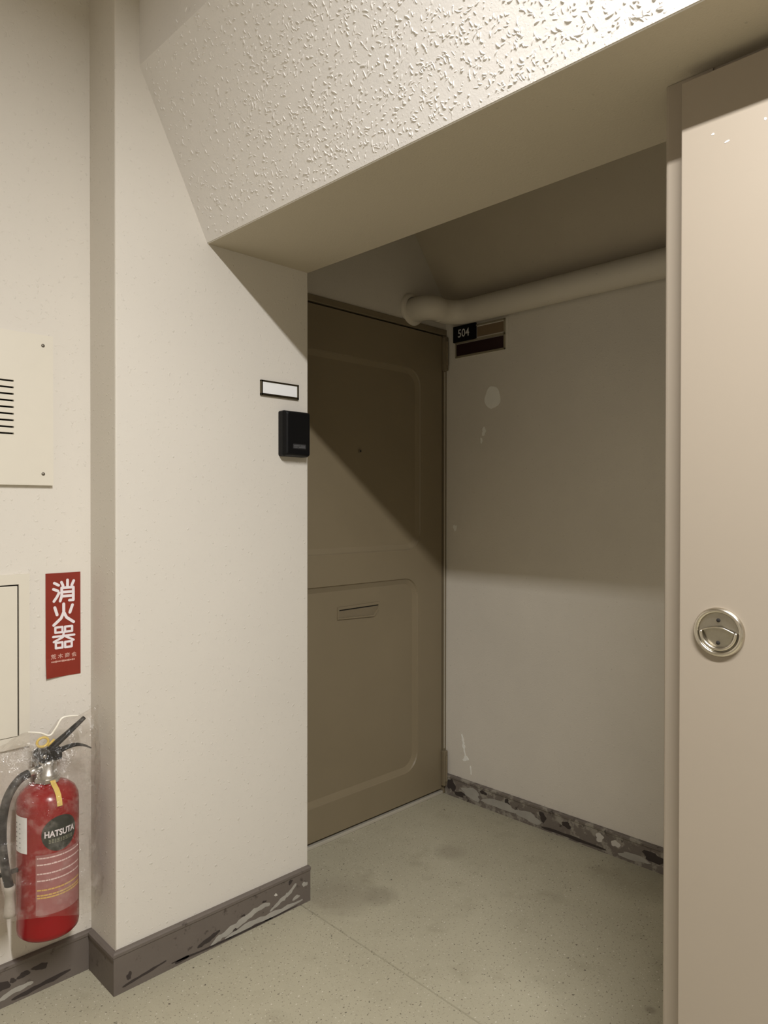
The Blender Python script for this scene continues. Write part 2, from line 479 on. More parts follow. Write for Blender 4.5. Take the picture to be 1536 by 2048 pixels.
sk_left = skirting('baseboard_left', 0.099, [((XL, REC), (0, -1)), ((PX0 - 0.0, REC), (0, -1))], M_base, 'dark taupe skirting under the red extinguisher with black chips')
sk_turn = skirting('baseboard_side', 0.100, [((PX0, REC - 0.0146), (-1, 0)), ((PX0, 0), (-1, -1))], M_base, 'short taupe skirting on the left side of the pier')
sk_pier = skirting('baseboard_center', 0.105, [((PX0, 0), (-1, -1)), ((0, 0), (0, -1))], M_base, 'taupe skirting along the pier front with pale scraped streaks')
sk_alc = skirting('baseboard_right', 0.084, [((X2, Y2 - 0.012), (-1, 0)), ((X2, YJ), (-1, 0))], M_base_worn, 'badly scuffed taupe skirting along the alcove wall')

fp = onY(-0.0118)
SKP = [  # ribbons on pier skirting: (points (x, z)), width, material
    ([(-0.345, 0.010), (-0.318, 0.020), (-0.272, 0.030), (-0.226, 0.042), (-0.172, 0.052), (-0.150, 0.046)], 0.0085, M_chip_l),
    ([(-0.150, 0.026), (-0.112, 0.042), (-0.082, 0.052), (-0.054, 0.072)], 0.0065, M_chip_l),
    ([(-0.30, 0.010), (-0.22, 0.016), (-0.13, 0.012), (-0.03, 0.014)], 0.008, M_chip_l),
    ([(-0.385, 0.022), (-0.35, 0.030), (-0.316, 0.040)], 0.0060, M_chip),
    ([(-0.592, 0.014), (-0.54, 0.020), (-0.475, 0.028)], 0.0035, M_chip),
    ([(-0.45, 0.010), (-0.41, 0.012)], 0.004, M_chip),
    ([(-0.46, 0.014), (-0.30, 0.006), (-0.05, 0.004)], 0.0028, M_chip)]
for i, (pts, w, mt) in enumerate(SKP):
    decal('paint_chip', ribbon(pts, w, 30 + i), fp, mt, sk_pier)
for i, (a, b, ra, rb, mt) in enumerate([(-0.268, 0.022, 0.006, 0.004, M_chip), (-0.129, 0.066, 0.005, 0.004, M_chip_w), (-0.076, 0.084, 0.007, 0.006, M_chip),
                                        (-0.022, 0.058, 0.010, 0.007, M_chip_l), (-0.24, 0.050, 0.006, 0.003, M_chip), (-0.17, 0.062, 0.007, 0.003, M_chip), (-0.055, 0.030, 0.012, 0.006, M_chip_l), (-0.575, 0.035, 0.006, 0.010, M_chip)]):
    decal('paint_chip', blob(a, b, ra, rb, 60 + i), fp, mt, sk_pier, 0.0009)
fl = onY(REC - 0.0118)
for i, (a, b, ra, rb) in enumerate([(-0.822, 0.052, 0.018, 0.012), (-0.797, 0.056, 0.007, 0.006), (-0.772, 0.059, 0.013, 0.008), (-0.733, 0.061, 0.018, 0.008), (-0.845, 0.03, 0.02, 0.01)]):
    decal('paint_chip', blob(a, b, ra, rb, 80 + i), fl, M_chip, sk_left)
decal('paint_chip', ribbon([(-0.80, 0.010), (-0.735, 0.014), (-0.66, 0.020)], 0.0055, 90), fl, M_chip, sk_left)
decal('paint_chip', ribbon([(-0.83, 0.020), (-0.79, 0.030), (-0.75, 0.030)], 0.006, 91), fl, M_chip_l, sk_left)
fa = onX(X2 - 0.0118)
for i, (a, b, ra, rb, mt) in enumerate([(0.195, 0.045, 0.020, 0.026, M_chip), (0.150, 0.020, 0.030, 0.010, M_chip), (0.03, 0.060, 0.016, 0.008, M_chip), (-0.085, 0.052, 0.012, 0.016, M_chip),
                                        (-0.245, 0.048, 0.014, 0.018, M_chip), (-0.345, 0.050, 0.020, 0.010, M_chip), (-0.475, 0.048, 0.016, 0.014, M_chip_w), (-0.535, 0.046, 0.015, 0.012, M_chip_w),
                                        (-0.67, 0.045, 0.035, 0.018, M_chip), (-0.05, 0.035, 0.07, 0.018, M_chip_l), (-0.18, 0.030, 0.06, 0.016, M_chip_l), (0.09, 0.040, 0.05, 0.020, M_chip_l), (-0.60, 0.022, 0.05, 0.012, M_chip_l)]):
    decal('paint_chip', blob(a, b, ra, rb, 100 + i), fa, mt, sk_alc, 0.0005 + 0.0001 * i)
decal('paint_chip', ribbon([(-0.24, 0.010), (-0.36, 0.012), (-0.50, 0.012)], 0.006, 120), fa, M_chip, sk_alc)

# filler patches and peeled paint on the alcove wall
fw_ = onX(X2)
decal('filler_patch', blob(-0.002, 1.631, 0.036, 0.046, 3, 28, 0.10), fw_, M_patch, wall_right, 0.0012)
decal('filler_patch', blob(0.040, 1.500, 0.010, 0.016, 5, 16, 0.4), fw_, M_patch, wall_right, 0.001)
decal('filler_patch', blob(0.052, 1.465, 0.006, 0.010, 6, 16, 0.4), fw_, M_patch, wall_right, 0.001)
decal('filler_patch', blob(0.188, 1.112, 0.008, 0.016, 8, 14, 0.5), fw_, M_patch, wall_right, 0.001)
decal('peeled_paint', ribbon([(0.150, 0.265), (0.143, 0.235), (0.137, 0.205), (0.131, 0.172)], 0.0052, 11, 0.6), fw_, M_patch, wall_right, 0.001)
decal('peeled_paint', blob(0.129, 0.168, 0.013, 0.011, 12, 16, 0.5), fw_, M_patch, wall_right, 0.0012)
decal('peeled_paint', ribbon([(0.105, 0.145), (0.100, 0.110)], 0.003, 13, 0.6), fw_, M_patch, wall_right, 0.001)

# ------------------------------------------------------------------ brown door in the alcove
door = empty('door_1', 'brown flush door with two pressed panels and mail slot, deep in the alcove', 'door', (0.45, Y2, 0), 'structure')
def dpart(name, bm, mat, parent=door, smooth=False):
    o = obj(name, bm, mat, parent, smooth)
    o.matrix_parent_inverse = Matrix.Translation((-0.45, -Y2, 0)) if parent is door else Matrix()
    return o
def rrect(x0, x1, z0, z1, r, n=8):
    o = []
    for cx, cz, a0 in ((x1 - r, z1 - r, 0), (x0 + r, z1 - r, 90), (x0 + r, z0 + r, 180), (x1 - r, z0 + r, 270)):
        for k in range(n + 1):
            a = R(a0 + 90 * k / n); o.append((cx + r * math.cos(a), cz + r * math.sin(a)))
    return o
LX0, LX1, LZ0, LZ1 = 0.02, 0.903, 0.022, 1.908
PAN = [(0.105, 0.772, 1.028, 1.752, 0.075), (0.105, 0.757, 0.140, 0.915, 0.075)]
bm = bmesh.new()
loops = [[(LX0, LZ0), (LX1, LZ0), (LX1, LZ1), (LX0, LZ1)]] + [rrect(*p) for p in PAN]
allv = []
for lp in loops: allv += [bm.verts.new((x, Y2, z)) for x, z in lp]
for t in tessellate_polygon([[Vector((x, z, 0)) for x, z in lp] for lp in loops]):
    try: bm.faces.new([allv[i] for i in t])
    except ValueError: pass
bk = [bm.verts.new((x, Y2 + 0.04, z)) for x, z in loops[0]]
for i in range(4): bm.faces.new((allv[i], allv[(i + 1) % 4], bk[(i + 1) % 4], bk[i]))
bm.faces.new(bk[::-1])
dpart('door_leaf', bm, M_door)
for x0, x1, z0, z1, r in PAN:
    bm = bmesh.new()
    lev = [(0, 0.0), (0.003, 0.0050), (0.018, 0.0110), (0.022, 0.0125)]
    rings = []
    for ins, dep in lev:
        rings.append([bm.verts.new((x, Y2 + dep, z)) for x, z in rrect(x0 + ins, x1 - ins, z0 + ins, z1 - ins, r - ins)])
    for A, B in zip(rings, rings[1:]):
        for i in range(len(A)): bm.faces.new((A[i], A[(i + 1) % len(A)], B[(i + 1) % len(A)], B[i]))
    bm.faces.new(rings[-1])
    dpart('door_panel', bm, M_door)
# frame
bm = bmesh.new()
box(bm, LX0 - 0.02, X2, Y2 - 0.006, Y2 + 0.05, 1.914, 1.938, bev=0.002)
box(bm, LX1 + 0.006, X2, Y2 - 0.006, Y2 + 0.05, 0.0, 1.914, bev=0.002)
dpart('door_frame', bm, M_frame)
bm = bmesh.new(); box(bm, LX1 + 0.007, LX1 + 0.011, Y2 - 0.009, Y2 - 0.006, 0.19, 1.76)
dpart('edge_strip', bm, M_edge)
bm = bmesh.new(); box(bm, LX0 - 0.01, LX1 + 0.004, Y2 + 0.045, Y2 + 0.05, 0.0, 1.92)
dpart('frame_rebate', bm, M_dark)
bm = bmesh.new(); box(bm, 0.0, LX1 + 0.006, Y2 - 0.004, Y2 + 0.05, 0.0, 0.012, bev=0.002)
dpart('threshold', bm, M_edge)
for z0, z1 in ((1.765, 1.905), (0.035, 0.182)):
    bm = bmesh.new(); box(bm, LX1 - 0.004, LX1 + 0.019, Y2 - 0.020, Y2 - 0.001, z0, z1, bev=0.004)
    hg = dpart('pivot_hinge', bm, M_frame)
    bm = bmesh.new(); lathe(bm, [(0, z0 + 0.02), (0.005, z0 + 0.02), (0.005, z1 - 0.02), (0, z1 - 0.02)], 12, (LX1 + 0.008, Y2 - 0.021, 0))
    o = obj('hinge_pin', bm, M_frame, hg)
# mail slot: framed recess with a chamfered right end, flap behind
slot_out = [(0.336, 0.789), (0.520, 0.782), (0.546, 0.806), (0.552, 0.836), (0.338, 0.833)]
YP = Y2 + 0.0125
bm = bmesh.new()
inn = [(0.342, 0.794), (0.518, 0.788), (0.539, 0.808), (0.544, 0.826), (0.343, 0.824)]
a = [bm.verts.new((x, YP - 0.0050, z)) for x, z in slot_out]; a2 = [bm.verts.new((x, YP, z)) for x, z in slot_out]
b_ = [bm.verts.new((x, YP - 0.0050, z)) for x, z in inn]; b2 = [bm.verts.new((x, YP - 0.0002, z)) for x, z in inn]
for i in range(5):
    j = (i + 1) % 5
    bm.faces.new((a[i], a[j], b_[j], b_[i])); bm.faces.new((a[i], a[j], a2[j], a2[i])); bm.faces.new((b_[i], b_[j], b2[j], b2[i]))
ms = dpart('mail_slot', bm, M_door)
bm = bmesh.new(); slab(bm, [(x, z) for x, z in inn], onY(YP), 0.0006); obj('slot_flap', bm, M_frame, ms)
bm = bmesh.new(); slab(bm, [(0.343, 0.819), (0.543, 0.821), (0.544, 0.826), (0.343, 0.824)], onY(YP), 0.0012); obj('slot_gap', bm, M_dark, ms)
bm = bmesh.new(); lathe(bm, [(0.0, -0.004), (0.004, -0.004), (0.0045, -0.005), (0.0075, -0.004), (0.008, 0.0)], 20, (0.448, YP, 1.407), 'y')
ph = dpart('peephole', bm, M_frame)
bm = bmesh.new(); lathe(bm, [(0, -0.0046), (0.004, -0.0046), (0.004, -0.003)], 16, (0.448, YP, 1.407), 'y'); obj('peephole_lens', bm, M_dark, ph)

# ------------------------------------------------------------------ steel jamb and open fire door on the right
bm = bmesh.new()
box(bm, X4, -0.06, -1.262, YJ, 0, ZB - 0.001, bev=0.0)
es = [e for e in bm.edges if abs(e.verts[0].co.z - e.verts[1].co.z) > 1 and e.verts[0].co.y > -1.2 and e.verts[0].co.x < -0.1]
bmesh.ops.bevel(bm, geom=es, offset=0.006, segments=3, profile=0.5, affect='EDGES')
trim = structure('trim_1', bm, M_fire, 'narrow beige steel jamb left of the open fire door', 'door jamb')
fire = empty('door_2', 'beige steel fire door leaf folded open at the right edge, with round ring handle', 'fire door', (X3, Y3, 0), 'structure')
def fpart(name, bm, mat, parent=fire, smooth=False):
    o = obj(name, bm, mat, parent, smooth)
    if parent is fire: o.matrix_parent_inverse = Matrix.Translation((-X3, -Y3, 0))
    return o
bm = bmesh.new(); box(bm, X3, X4 - 0.0005, -2.35, Y3, 0.012, 1.884, bev=0.0015)
fpart('door_leaf', bm, M_fire)
for k, z in enumerate((0.25, 1.65)):
    bm = bmesh.new(); lathe(bm, [(0, z - 0.06), (0.009, z - 0.06), (0.009, z + 0.06), (0, z + 0.06)], 16, (X4 - 0.018, -2.362, 0))
    fpart('hinge', bm, M_fire)
for i, (a, b, ra, rb) in enumerate([(-1.2756, 1.784, 0.0022, 0.0016), (-1.297, 1.765, 0.0036, 0.0014), (-1.3517, 1.779, 0.002, 0.002)]):
    bm = bmesh.new(); slab(bm, blob(a, b, ra, rb, 200 + i, 10, 0.3, -0.3), onX(X3), 0.0004); fpart('paint_fleck', bm, M_white)
HC = (X3, -1.2885, 1.0045)
# lathe about x: height negative = towards the room
bm = bmesh.new()
lathe(bm, [(0.0385, 0.0), (0.0385, -0.003), (0.0368, -0.0062), (0.0345, -0.0074), (0.0318, -0.0066), (0.0305, -0.0045), (0.0300, -0.0008)], 64, HC, 'x')
hd = fpart('ring_handle', bm, M_chrome, smooth=True); hd['label'] = 'nickel flush ring handle'
bm = bmesh.new(); lathe(bm, [(0.0302, -0.0012), (0.015, -0.0008), (0, -0.0006)], 48, HC, 'x'); obj('dish', bm, M_dish, hd, True)
def hp(a, b, d): return (X3 - d, HC[1] + a, HC[2] + b)      # a along +y (left in view), b up
bm = bmesh.new()
arc = [hp(0.0262 * math.cos(R(t)), 0.0262 * math.sin(R(t)), 0.0052) for t in range(176, 365, 6)]
tube(bm, arc, 0.0027, 12)
obj('pull_ring', bm, M_chrome, hd, True)
bm = bmesh.new()          # crowned finger plate below the hinge line
seg = 14; rows = []
for j in range(7):
    f = j / 6; row = []
    for i in range(seg + 1):
        a = -0.0245 + 0.049 * i / seg
        top = 0.006 * (1 - (a / 0.0245) ** 2) + 0.002
        bot = -math.sqrt(max(0, 0.0232 ** 2 - a * a))if abs(a) < 0.0232 else 0.0
        row.append(bm.verts.new(hp(a, top + (bot - top) * f, 0.0042 - 0.0030 * f)))
    rows.append(row)
for A, B in zip(rows, rows[1:]):
    for i in range(seg): bm.faces.new((A[i], A[i + 1], B[i + 1], B[i]))
obj('finger_plate', bm, M_dish, hd, True)
bm = bmesh.new(); tube(bm, smooth_path([hp(0.0262, 0.001, 0.0052), hp(0.012, 0.0062, 0.0056), hp(-0.005, 0.0078, 0.0056), hp(-0.0262, 0.0, 0.0052)], 6), 0.0013, 8)
obj('hinge_bar', bm, M_chrome, hd, True)
for b in (0.0185, -0.0165):
    bm = bmesh.new(); lathe(bm, [(0, -0.0030), (0.0026, -0.0028), (0.0032, -0.0008)], 14, (HC[0] - (0.0012 if b < 0 else 0), HC[1] + 0.001, HC[2] + b), 'x'); obj('screw', bm, M_dark, hd, True)

# ------------------------------------------------------------------ pipe under the alcove ceiling
pipe = empty('pipe', 'painted drain pipe running along the alcove wall under the dark ceiling', 'pipe', (X2 - 0.056, -0.4, 1.975))
PR, PXc, PZ = 0.047, X2 - 0.058, 1.975
def ppart(name, bm, mat=M_pipe):
    o = obj(name, bm, mat, pipe, True); o.matrix_parent_inverse = Matrix.Translation((-(X2 - 0.056), 0.4, -1.975)); return o
bm = bmesh.new(); tube(bm, [(PXc, YJ, PZ), (PXc, -0.5, PZ), (PXc, 0.06, PZ)], PR, 32, cap=False); ppart('straight_run', bm)
# elbow turning along the door wall, then into it
def arc3(c, r, a0, a1, n=10): return [(c[0] + r * math.cos(R(a0 + (a1 - a0) * k / n)), c[1] + r * math.sin(R(a0 + (a1 - a0) * k / n)), PZ) for k in range(n + 1)]
e1 = arc3((PXc - 0.09, 0.06), 0.09, 0, 90)
bm = bmesh.new(); tube(bm, e1, PR * 1.002, 32, cap=False); ppart('elbow', bm)
xe = PXc - 0.09
e2 = [(xe + 0.008, 0.15, PZ)] + [(xe - 0.012 - 0.05 * math.sin(R(a)), 0.20 - 0.05 * math.cos(R(a)), PZ + 0.004) for a in range(0, 91, 9)] + [(xe - 0.062, Y2, PZ + 0.004)]
bm = bmesh.new(); tube(bm, e2, PR * 1.004, 32, cap=False); ppart('elbow', bm)
bm = bmesh.new(); lathe(bm, [(PR * 1.0, -0.016), (PR * 1.25, -0.015), (PR * 1.36, -0.006), (PR * 1.36, 0.0)], 40, (xe - 0.062, Y2, PZ + 0.008), 'y'); ppart('wall_flange', bm)

# ------------------------------------------------------------------ room number holder on the alcove wall
rs = empty('room_sign', 'room number holder reading 504 over a dark strip, under the pipe', 'sign', (X2, 0.06, 1.875))
def rpart(name, bm, mat, parent=None):
    o = obj(name, bm, mat, parent or rs)
    if not parent: o.matrix_parent_inverse = Matrix.Translation((-X2, -0.06, -1.875))
    return o
fx = onX(X2)
def xbox(bm, ya, yb, za, zb, d0, d1, bev=0.0): box(bm, X2 - d1, X2 - d0, ya, yb, za, zb, bev)
bm = bmesh.new(); xbox(bm, -0.080, 0.186, 1.806, 1.940, 0.0, 0.003, 0.001); rpart('back_plate', bm, M_alcove)
bm = bmesh.new()
for a, b, c_, d in ((-0.066, 0.182, 1.926, 1.932), (-0.066, 0.182, 1.868, 1.876), (-0.066, 0.182, 1.811, 1.818), (0.177, 0.182, 1.811, 1.932), (-0.066, -0.060, 1.811, 1.932)):
    xbox(bm, a, b, c_, d, 0.003, 0.009, 0.0008)
rpart('holder_frame', bm, simple('pale_aluminium', (0.42, 0.38, 0.28), 0.35, 0.6))
bm = bmesh.new(); xbox(bm, -0.060, 0.072, 1.882, 1.922, 0.003, 0.0045); rpart('empty_slot', bm, simple('bare_slot', (0.20, 0.14, 0.08), 0.5))
bm = bmesh.new(); xbox(bm, -0.060, 0.177, 1.818, 1.866, 0.003, 0.0055); rpart('lower_strip', bm, M_maroon)
bm = bmesh.new(); xbox(bm, 0.074, 0.190, 1.874, 1.940, 0.003, 0.014, 0.002); tl = rpart('number_tile', bm, M_black)
tl['label'] = 'black tile with white 504'
bm = text_mesh('504', 0.046, lambda a, b, d: (X2 - 0.0145, 0.134 - a, 1.906 + b), 0.0004, width=0.058)
obj('lettering', bm, simple('faded_white_print', (0.62, 0.62, 0.60), 0.6), tl)

# ------------------------------------------------------------------ name plate and card reader on the pier
npz = empty('name_plate', 'small chrome-framed blank white name plate on the pier', 'name plate', (-0.108, 0, 1.541))
def npart(name, bm, mat):
    o = obj(name, bm, mat, npz); o.matrix_parent_inverse = Matrix.Translation((0.108, 0, -1.541)); return o
bm = bmesh.new(); box(bm, -0.1735, -0.043, -0.004, 0.0, 1.522, 1.562); npart('back_plate', bm, M_bezel)
bm = bmesh.new()
for a in ((-0.1765, -0.0405, 1.5585, 1.5635), (-0.1765, -0.0405, 1.519, 1.526), (-0.1765, -0.1705, 1.519, 1.5635), (-0.0465, -0.0405, 1.519, 1.5635)):
    box(bm, a[0], a[1], -0.0075, 0.0, a[2], a[3], bev=0.001)
npart('frame', bm, M_bezel)
bm = bmesh.new(); box(bm, -0.1708, -0.0462, -0.0058, -0.004, 1.5258, 1.5588); npart('name_card', bm, M_white)

rd = empty('card_reader', 'black plastic card reader box at the right edge of the pier', 'card reader', (-0.066, 0, 1.414))
def rdp(name, bm, mat, smooth=False):
    o = obj(name, bm, mat, rd, smooth); o.matrix_parent_inverse = Matrix.Translation((0.066, 0, -1.414)); return o
bm = bmesh.new()
lv = [(0.0, 0.0015, 0.0), (0.022, 0.0, 0.0), (0.034, 0.0045, 0.003), (0.038, 0.0085, 0.0065)]
rings = []
for d, ix, iz in lv:
    rings.append([bm.verts.new((x, -d, z)) for x, z in rrect(-0.1125 + ix, -0.0165 - ix, 1.3475 + iz, 1.4810 - iz, 0.006, 4)])
for A, B in zip(rings, rings[1:]):
    for i in range(len(A)): bm.faces.new((A[i], A[(i + 1) % len(A)], B[(i + 1) % len(A)], B[i]))
bm.faces.new(rings[-1]); bm.faces.new(rings[0][::-1])
rdp('reader_case', bm, M_black)
bm = bmesh.new(); slab(bm, rrect(-0.0865, -0.0385, 1.3695, 1.3835, 0.002, 3), onY(-0.038), 0.0005); rdp('logo_plate', bm, M_logo)
bm = bmesh.new()
for a, b, z in ((-0.0835, -0.062, 1.3785), (-0.059, -0.042, 1.3785), (-0.0835, -0.070, 1.3740), (-0.066, -0.042, 1.3740)):
    slab(bm, [(a, z - 0.0014), (b, z - 0.0014), (b, z + 0.0014), (a, z + 0.0014)], onY(-0.0386), 0.0002)
rdp('logo_print', bm, simple('pale_grey_print', (0.10, 0.10, 0.105), 0.5))

# ------------------------------------------------------------------ slotted vent cover and access hatch on the left wall
vp = empty('vent_cover', 'white steel cover plate with narrow black louvre slots and two screws', 'vent cover', (-0.95, REC, 1.437))
def vpart(name, bm, mat, smooth=False):
    o = obj(name, bm, mat, vp, smooth); o.matrix_parent_inverse = Matrix.Translation((0.95, -REC, -1.437)); return o
vy0, vy1 = REC - 0.012, REC
VX0, VX1, VZ0, VZ1 = -1.22, -0.6995, 1.2515, 1.622
SX0, SX1 = -1.10, -0.791
pitch = (1.5010 - 1.3745) / 8
bm = bmesh.new()
box(bm, VX0, VX1, vy0, vy1, 1.5010 + 0.0022, VZ1); box(bm, VX0, VX1, vy0, vy1, VZ0, 1.3745 - 0.0022)
box(bm, SX1, VX1, vy0, vy1, 1.3745 - 0.0022, 1.5010 + 0.0022); box(bm, VX0, SX0, vy0, vy1, 1.3745 - 0.0022, 1.5010 + 0.0022)
vpart('cover_plate', bm, M_panel)
bm = bmesh.new(); box(bm, SX0, SX1, REC - 0.002, REC, 1.37, 1.506); vpart('slot_backing', bm, M_dark)
for k in range(8):
    z = 1.3745 + pitch * (k + 0.5)
    bm = bmesh.new(); box(bm, SX0, SX1, vy0, vy0 + 0.004, z - pitch / 2 + 0.0022, z + pitch / 2 - 0.0022); vpart('slat', bm, M_panel)
for x in (-0.7235, -1.19):
    for z in (1.5960, 1.2795):
        bm = bmesh.new(); lathe(bm, [(0, -0.0022), (0.003, -0.002), (0.0042, -0.0006), (0.0044, 0)], 14, (x, vy0, z), 'y'); vpart('screw', bm, M_screw, True)

ah = empty('access_hatch', 'cream steel access hatch with dark gap, left of the red sign', 'access hatch', (-0.95, REC, 0.825))
def apart(name, bm, mat):
    o = obj(name, bm, mat, ah); o.matrix_parent_inverse = Matrix.Translation((0.95, -REC, -0.825)); return o
AX0, AX1, AZ0, AZ1 = -1.20, -0.755, 0.6135, 1.035
IX1, IZ0, IZ1 = -0.7795, 0.6415, 1.0105
bm = bmesh.new()
for a in ((AX0, AX1, IZ1, AZ1), (AX0, AX1, AZ0, IZ0), (IX1, AX1, IZ0, IZ1), (AX0, AX0 + 0.025, IZ0, IZ1)):
    box(bm, a[0], a[1], REC - 0.008, REC, a[2], a[3])
apart('hatch_frame', bm, M_panel)
bm = bmesh.new(); box(bm, AX0 + 0.02, IX1 + 0.001, REC - 0.002, REC, IZ0 - 0.001, IZ1 + 0.001); apart('gap_backing', bm, M_dark)
bm = bmesh.new(); box(bm, AX0 + 0.028, IX1 - 0.0035, REC - 0.009, REC - 0.002, IZ0 + 0.0015, IZ1 - 0.0035, bev=0.001); hdoor = apart('hatch_door', bm, M_panel)

# ------------------------------------------------------------------ red extinguisher sign
sg = empty('extinguisher_sign', 'red vertical sign with large white Japanese characters above the extinguisher', 'sign', (-0.672, REC, 0.90))
def spart(name, bm, mat):
    o = obj(name, bm, mat, sg); o.matrix_parent_inverse = Matrix.Translation((0.672, -REC, -0.90)); return o
GX0, GX1, GZ0, GZ1 = -0.7150, -0.6290, 0.7695, 1.0315
def lift(a, b):   # the sheet's lower left corner stands slightly off the wall
    u = max(0, (-0.665 - a)) / 0.05; v = max(0, (0.82 - b)) / 0.05
    return 0.0015 + 0.006 * u * v
bm = bmesh.new(); nx, nz = 8, 16; G = []
for side in (0, 1):
    G.append([[bm.verts.new((GX0 + (GX1 - GX0) * i / nx, REC - lift(GX0 + (GX1 - GX0) * i / nx, GZ0 + (GZ1 - GZ0) * j / nz) + 0.0012 * side, GZ0 + (GZ1 - GZ0) * j / nz)) for i in range(nx + 1)] for j in range(nz + 1)])
for S_ in G:
    for j in range(nz):
        for i in range(nx): bm.faces.new((S_[j][i], S_[j][i + 1], S_[j + 1][i + 1], S_[j + 1][i]))
for j in range(nz):
    for i in (0, nx): bm.faces.new((G[0][j][i], G[0][j + 1][i], G[1][j + 1][i], G[1][j][i]))
for i in range(nx):
    for j in (0, nz): bm.faces.new((G[0][j][i], G[0][j][i + 1], G[1][j][i + 1], G[1][j][i]))
spart('sign_sheet', bm, M_red_sign)
def box_map(x0, z1, w, h):
    return lambda a, b, d: (x0 + a * w, REC - lift(x0 + a * w, z1 - b * h) - 0.0002 - d, z1 - b * h)
bm = bmesh.new()
cx0, cw = -0.6985, 0.0545
c1 = [[(.08, .12), (.27, .23)], [(.04, .40), (.24, .49)], [(.06, .96), (.20, .76), (.29, .58)], [(.40, .10), (.47, .26)], [(.675, .01), (.675, .36)], [(.96, .06), (.87, .26)],
      [(.41, .36), (.41, .74), (.34, .97)], [(.41, .36), (.94, .36)], [(.94, .36), (.94, .96), (.76, .96)], [(.41, .56), (.94, .56)], [(.41, .75), (.94, .75)]]
c2 = [[(.10, .16), (.20, .50)], [(.90, .10), (.78, .44)], [(.50, .02), (.50, .40), (.38, .68), (.05, .97)], [(.50, .40), (.63, .66), (.95, .90)]]
c3 = [[(.12, .04), (.44, .04)], [(.12, .04), (.12, .27)], [(.44, .04), (.44, .27)], [(.12, .27), (.44, .27)],
      [(.56, .04), (.88, .04)], [(.56, .04), (.56, .27)], [(.88, .04), (.88, .27)], [(.56, .27), (.88, .27)],
      [(.02, .45), (.98, .45)], [(.50, .30), (.46, .50), (.05, .68)], [(.54, .46), (.95, .68)],
      [(.14, .73), (.44, .73)], [(.14, .73), (.14, .97)], [(.44, .73), (.44, .97)], [(.14, .97), (.44, .97)],
      [(.56, .73), (.86, .73)], [(.56, .73), (.56, .97)], [(.86, .73), (.86, .97)], [(.56, .97), (.86, .97)]]
strokes(bm, c1, 0.062, box_map(cx0, 1.0130, cw, 0.0545), 0.0003)
strokes(bm, c2, 0.066, box_map(cx0, 0.9535, cw, 0.0545), 0.0003)
strokes(bm, c3, 0.050, box_map(cx0, 0.8965, cw, 0.0560), 0.0003)
spart('lettering', bm, M_sign_white)
ff = lambda a, b, d: (-0.671 + a, REC - lift(-0.671 + a, 0.8205 + b) - 0.0005, 0.8205 + b)
bm = text_mesh('荒 木 商 会', 0.0125, ff, 0.0002, width=0.064)
spart('small_lettering', bm, M_sign_pink)
bm = bmesh.new()
rnd = random.Random(4)
xx = -0.702
while xx < -0.645:
    w_ = rnd.uniform(0.0015, 0.0042); h_ = rnd.uniform(0.0014, 0.0026)
    slab(bm, [(xx, 0.8085 - h_), (xx + w_, 0.8085 - h_), (xx + w_, 0.8085 + h_), (xx, 0.8085 + h_)], lambda a, b, d: (a, REC - lift(a, b) - 0.0002 - d, b), 0.0003)
    xx += w_ + 0.001
spart('fine_print', bm, M_sign_pink)

# ------------------------------------------------------------------ fire extinguisher on its wall hook
EX, EY, EZ, ER = -0.737, 0.074, 0.197, 0.0690
ex = empty('fire_extinguisher', 'red fire extinguisher with black hose hanging on the wall inside a clear bag', 'fire extinguisher', (EX, EY, EZ))
def epart(name, bm, mat, parent=ex, smooth=True):
    return obj(name, bm, mat, parent, smooth)          # local coordinates
bm = bmesh.new()
lathe(bm, [(0, -0.008), (0.052, -0.012), (0.062, -0.010), (0.0675, -0.004), (ER, 0.006), (ER, 0.295), (0.0675, 0.309), (0.061, 0.323), (0.048, 0.334), (0.030, 0.341), (0.021, 0.345), (0.021, 0.352), (0, 0.352)], 72)
body = epart('cylinder_body', bm, M_red)
bm = bmesh.new(); lathe(bm, [(0.019, 0.350), (0.024, 0.351), (0.025, 0.356), (0.024, 0.364), (0.020, 0.367), (0.020, 0.388), (0.017, 0.395), (0.0, 0.395)], 32)
valve = epart('valve_body', bm, M_alu)
bm = bmesh.new(); lathe(bm, [(0.027, 0.344), (0.030, 0.345), (0.030, 0.353), (0.024, 0.355)], 6, (0, 0, 0)); epart('neck_nut', bm, M_alu, ex, False)
# black head block with pivot boss
bm = bmesh.new(); box(bm, -0.020, 0.030, -0.014, 0.014, 0.392, 0.420, bev=0.004)
hb = epart('lever_head', bm, M_black, ex, False)
bm = bmesh.new(); lathe(bm, [(0, -0.020), (0.010, -0.020), (0.013, -0.017), (0.013, 0.017), (0.010, 0.020), (0, 0.020)], 24, (-0.014, 0, 0.410), 'y'); obj('pivot_boss', bm, M_black, hb, True)
bm = bmesh.new(); lathe(bm, [(0, -0.0225), (0.004, -0.0225), (0.005, -0.019)], 12, (-0.014, 0, 0.410), 'y'); obj('pivot_pin', bm, M_alu, hb, True)
bm = bmesh.new()
tube(bm, smooth_path([(0.000, 0, 0.414), (0.022, 0, 0.430), (0.045, 0, 0.446), (0.068, 0, 0.463), (0.088, 0, 0.478)], 5), [0.012 - 0.0055 * k / 20 for k in range(21)], 12, squash=(1.0, 0.7))
epart('upper_lever', bm, M_black)
bm = bmesh.new()
tube(bm, smooth_path([(0.016, 0, 0.404), (0.040, 0, 0.413), (0.066, 0, 0.415), (0.086, 0, 0.409), (0.104, 0, 0.398)], 5), [0.0095 - 0.007 * (k / 20) ** 1.5 for k in range(21)], 12, squash=(1.15, 0.6))
epart('carry_handle', bm, M_black)
bm = bmesh.new()
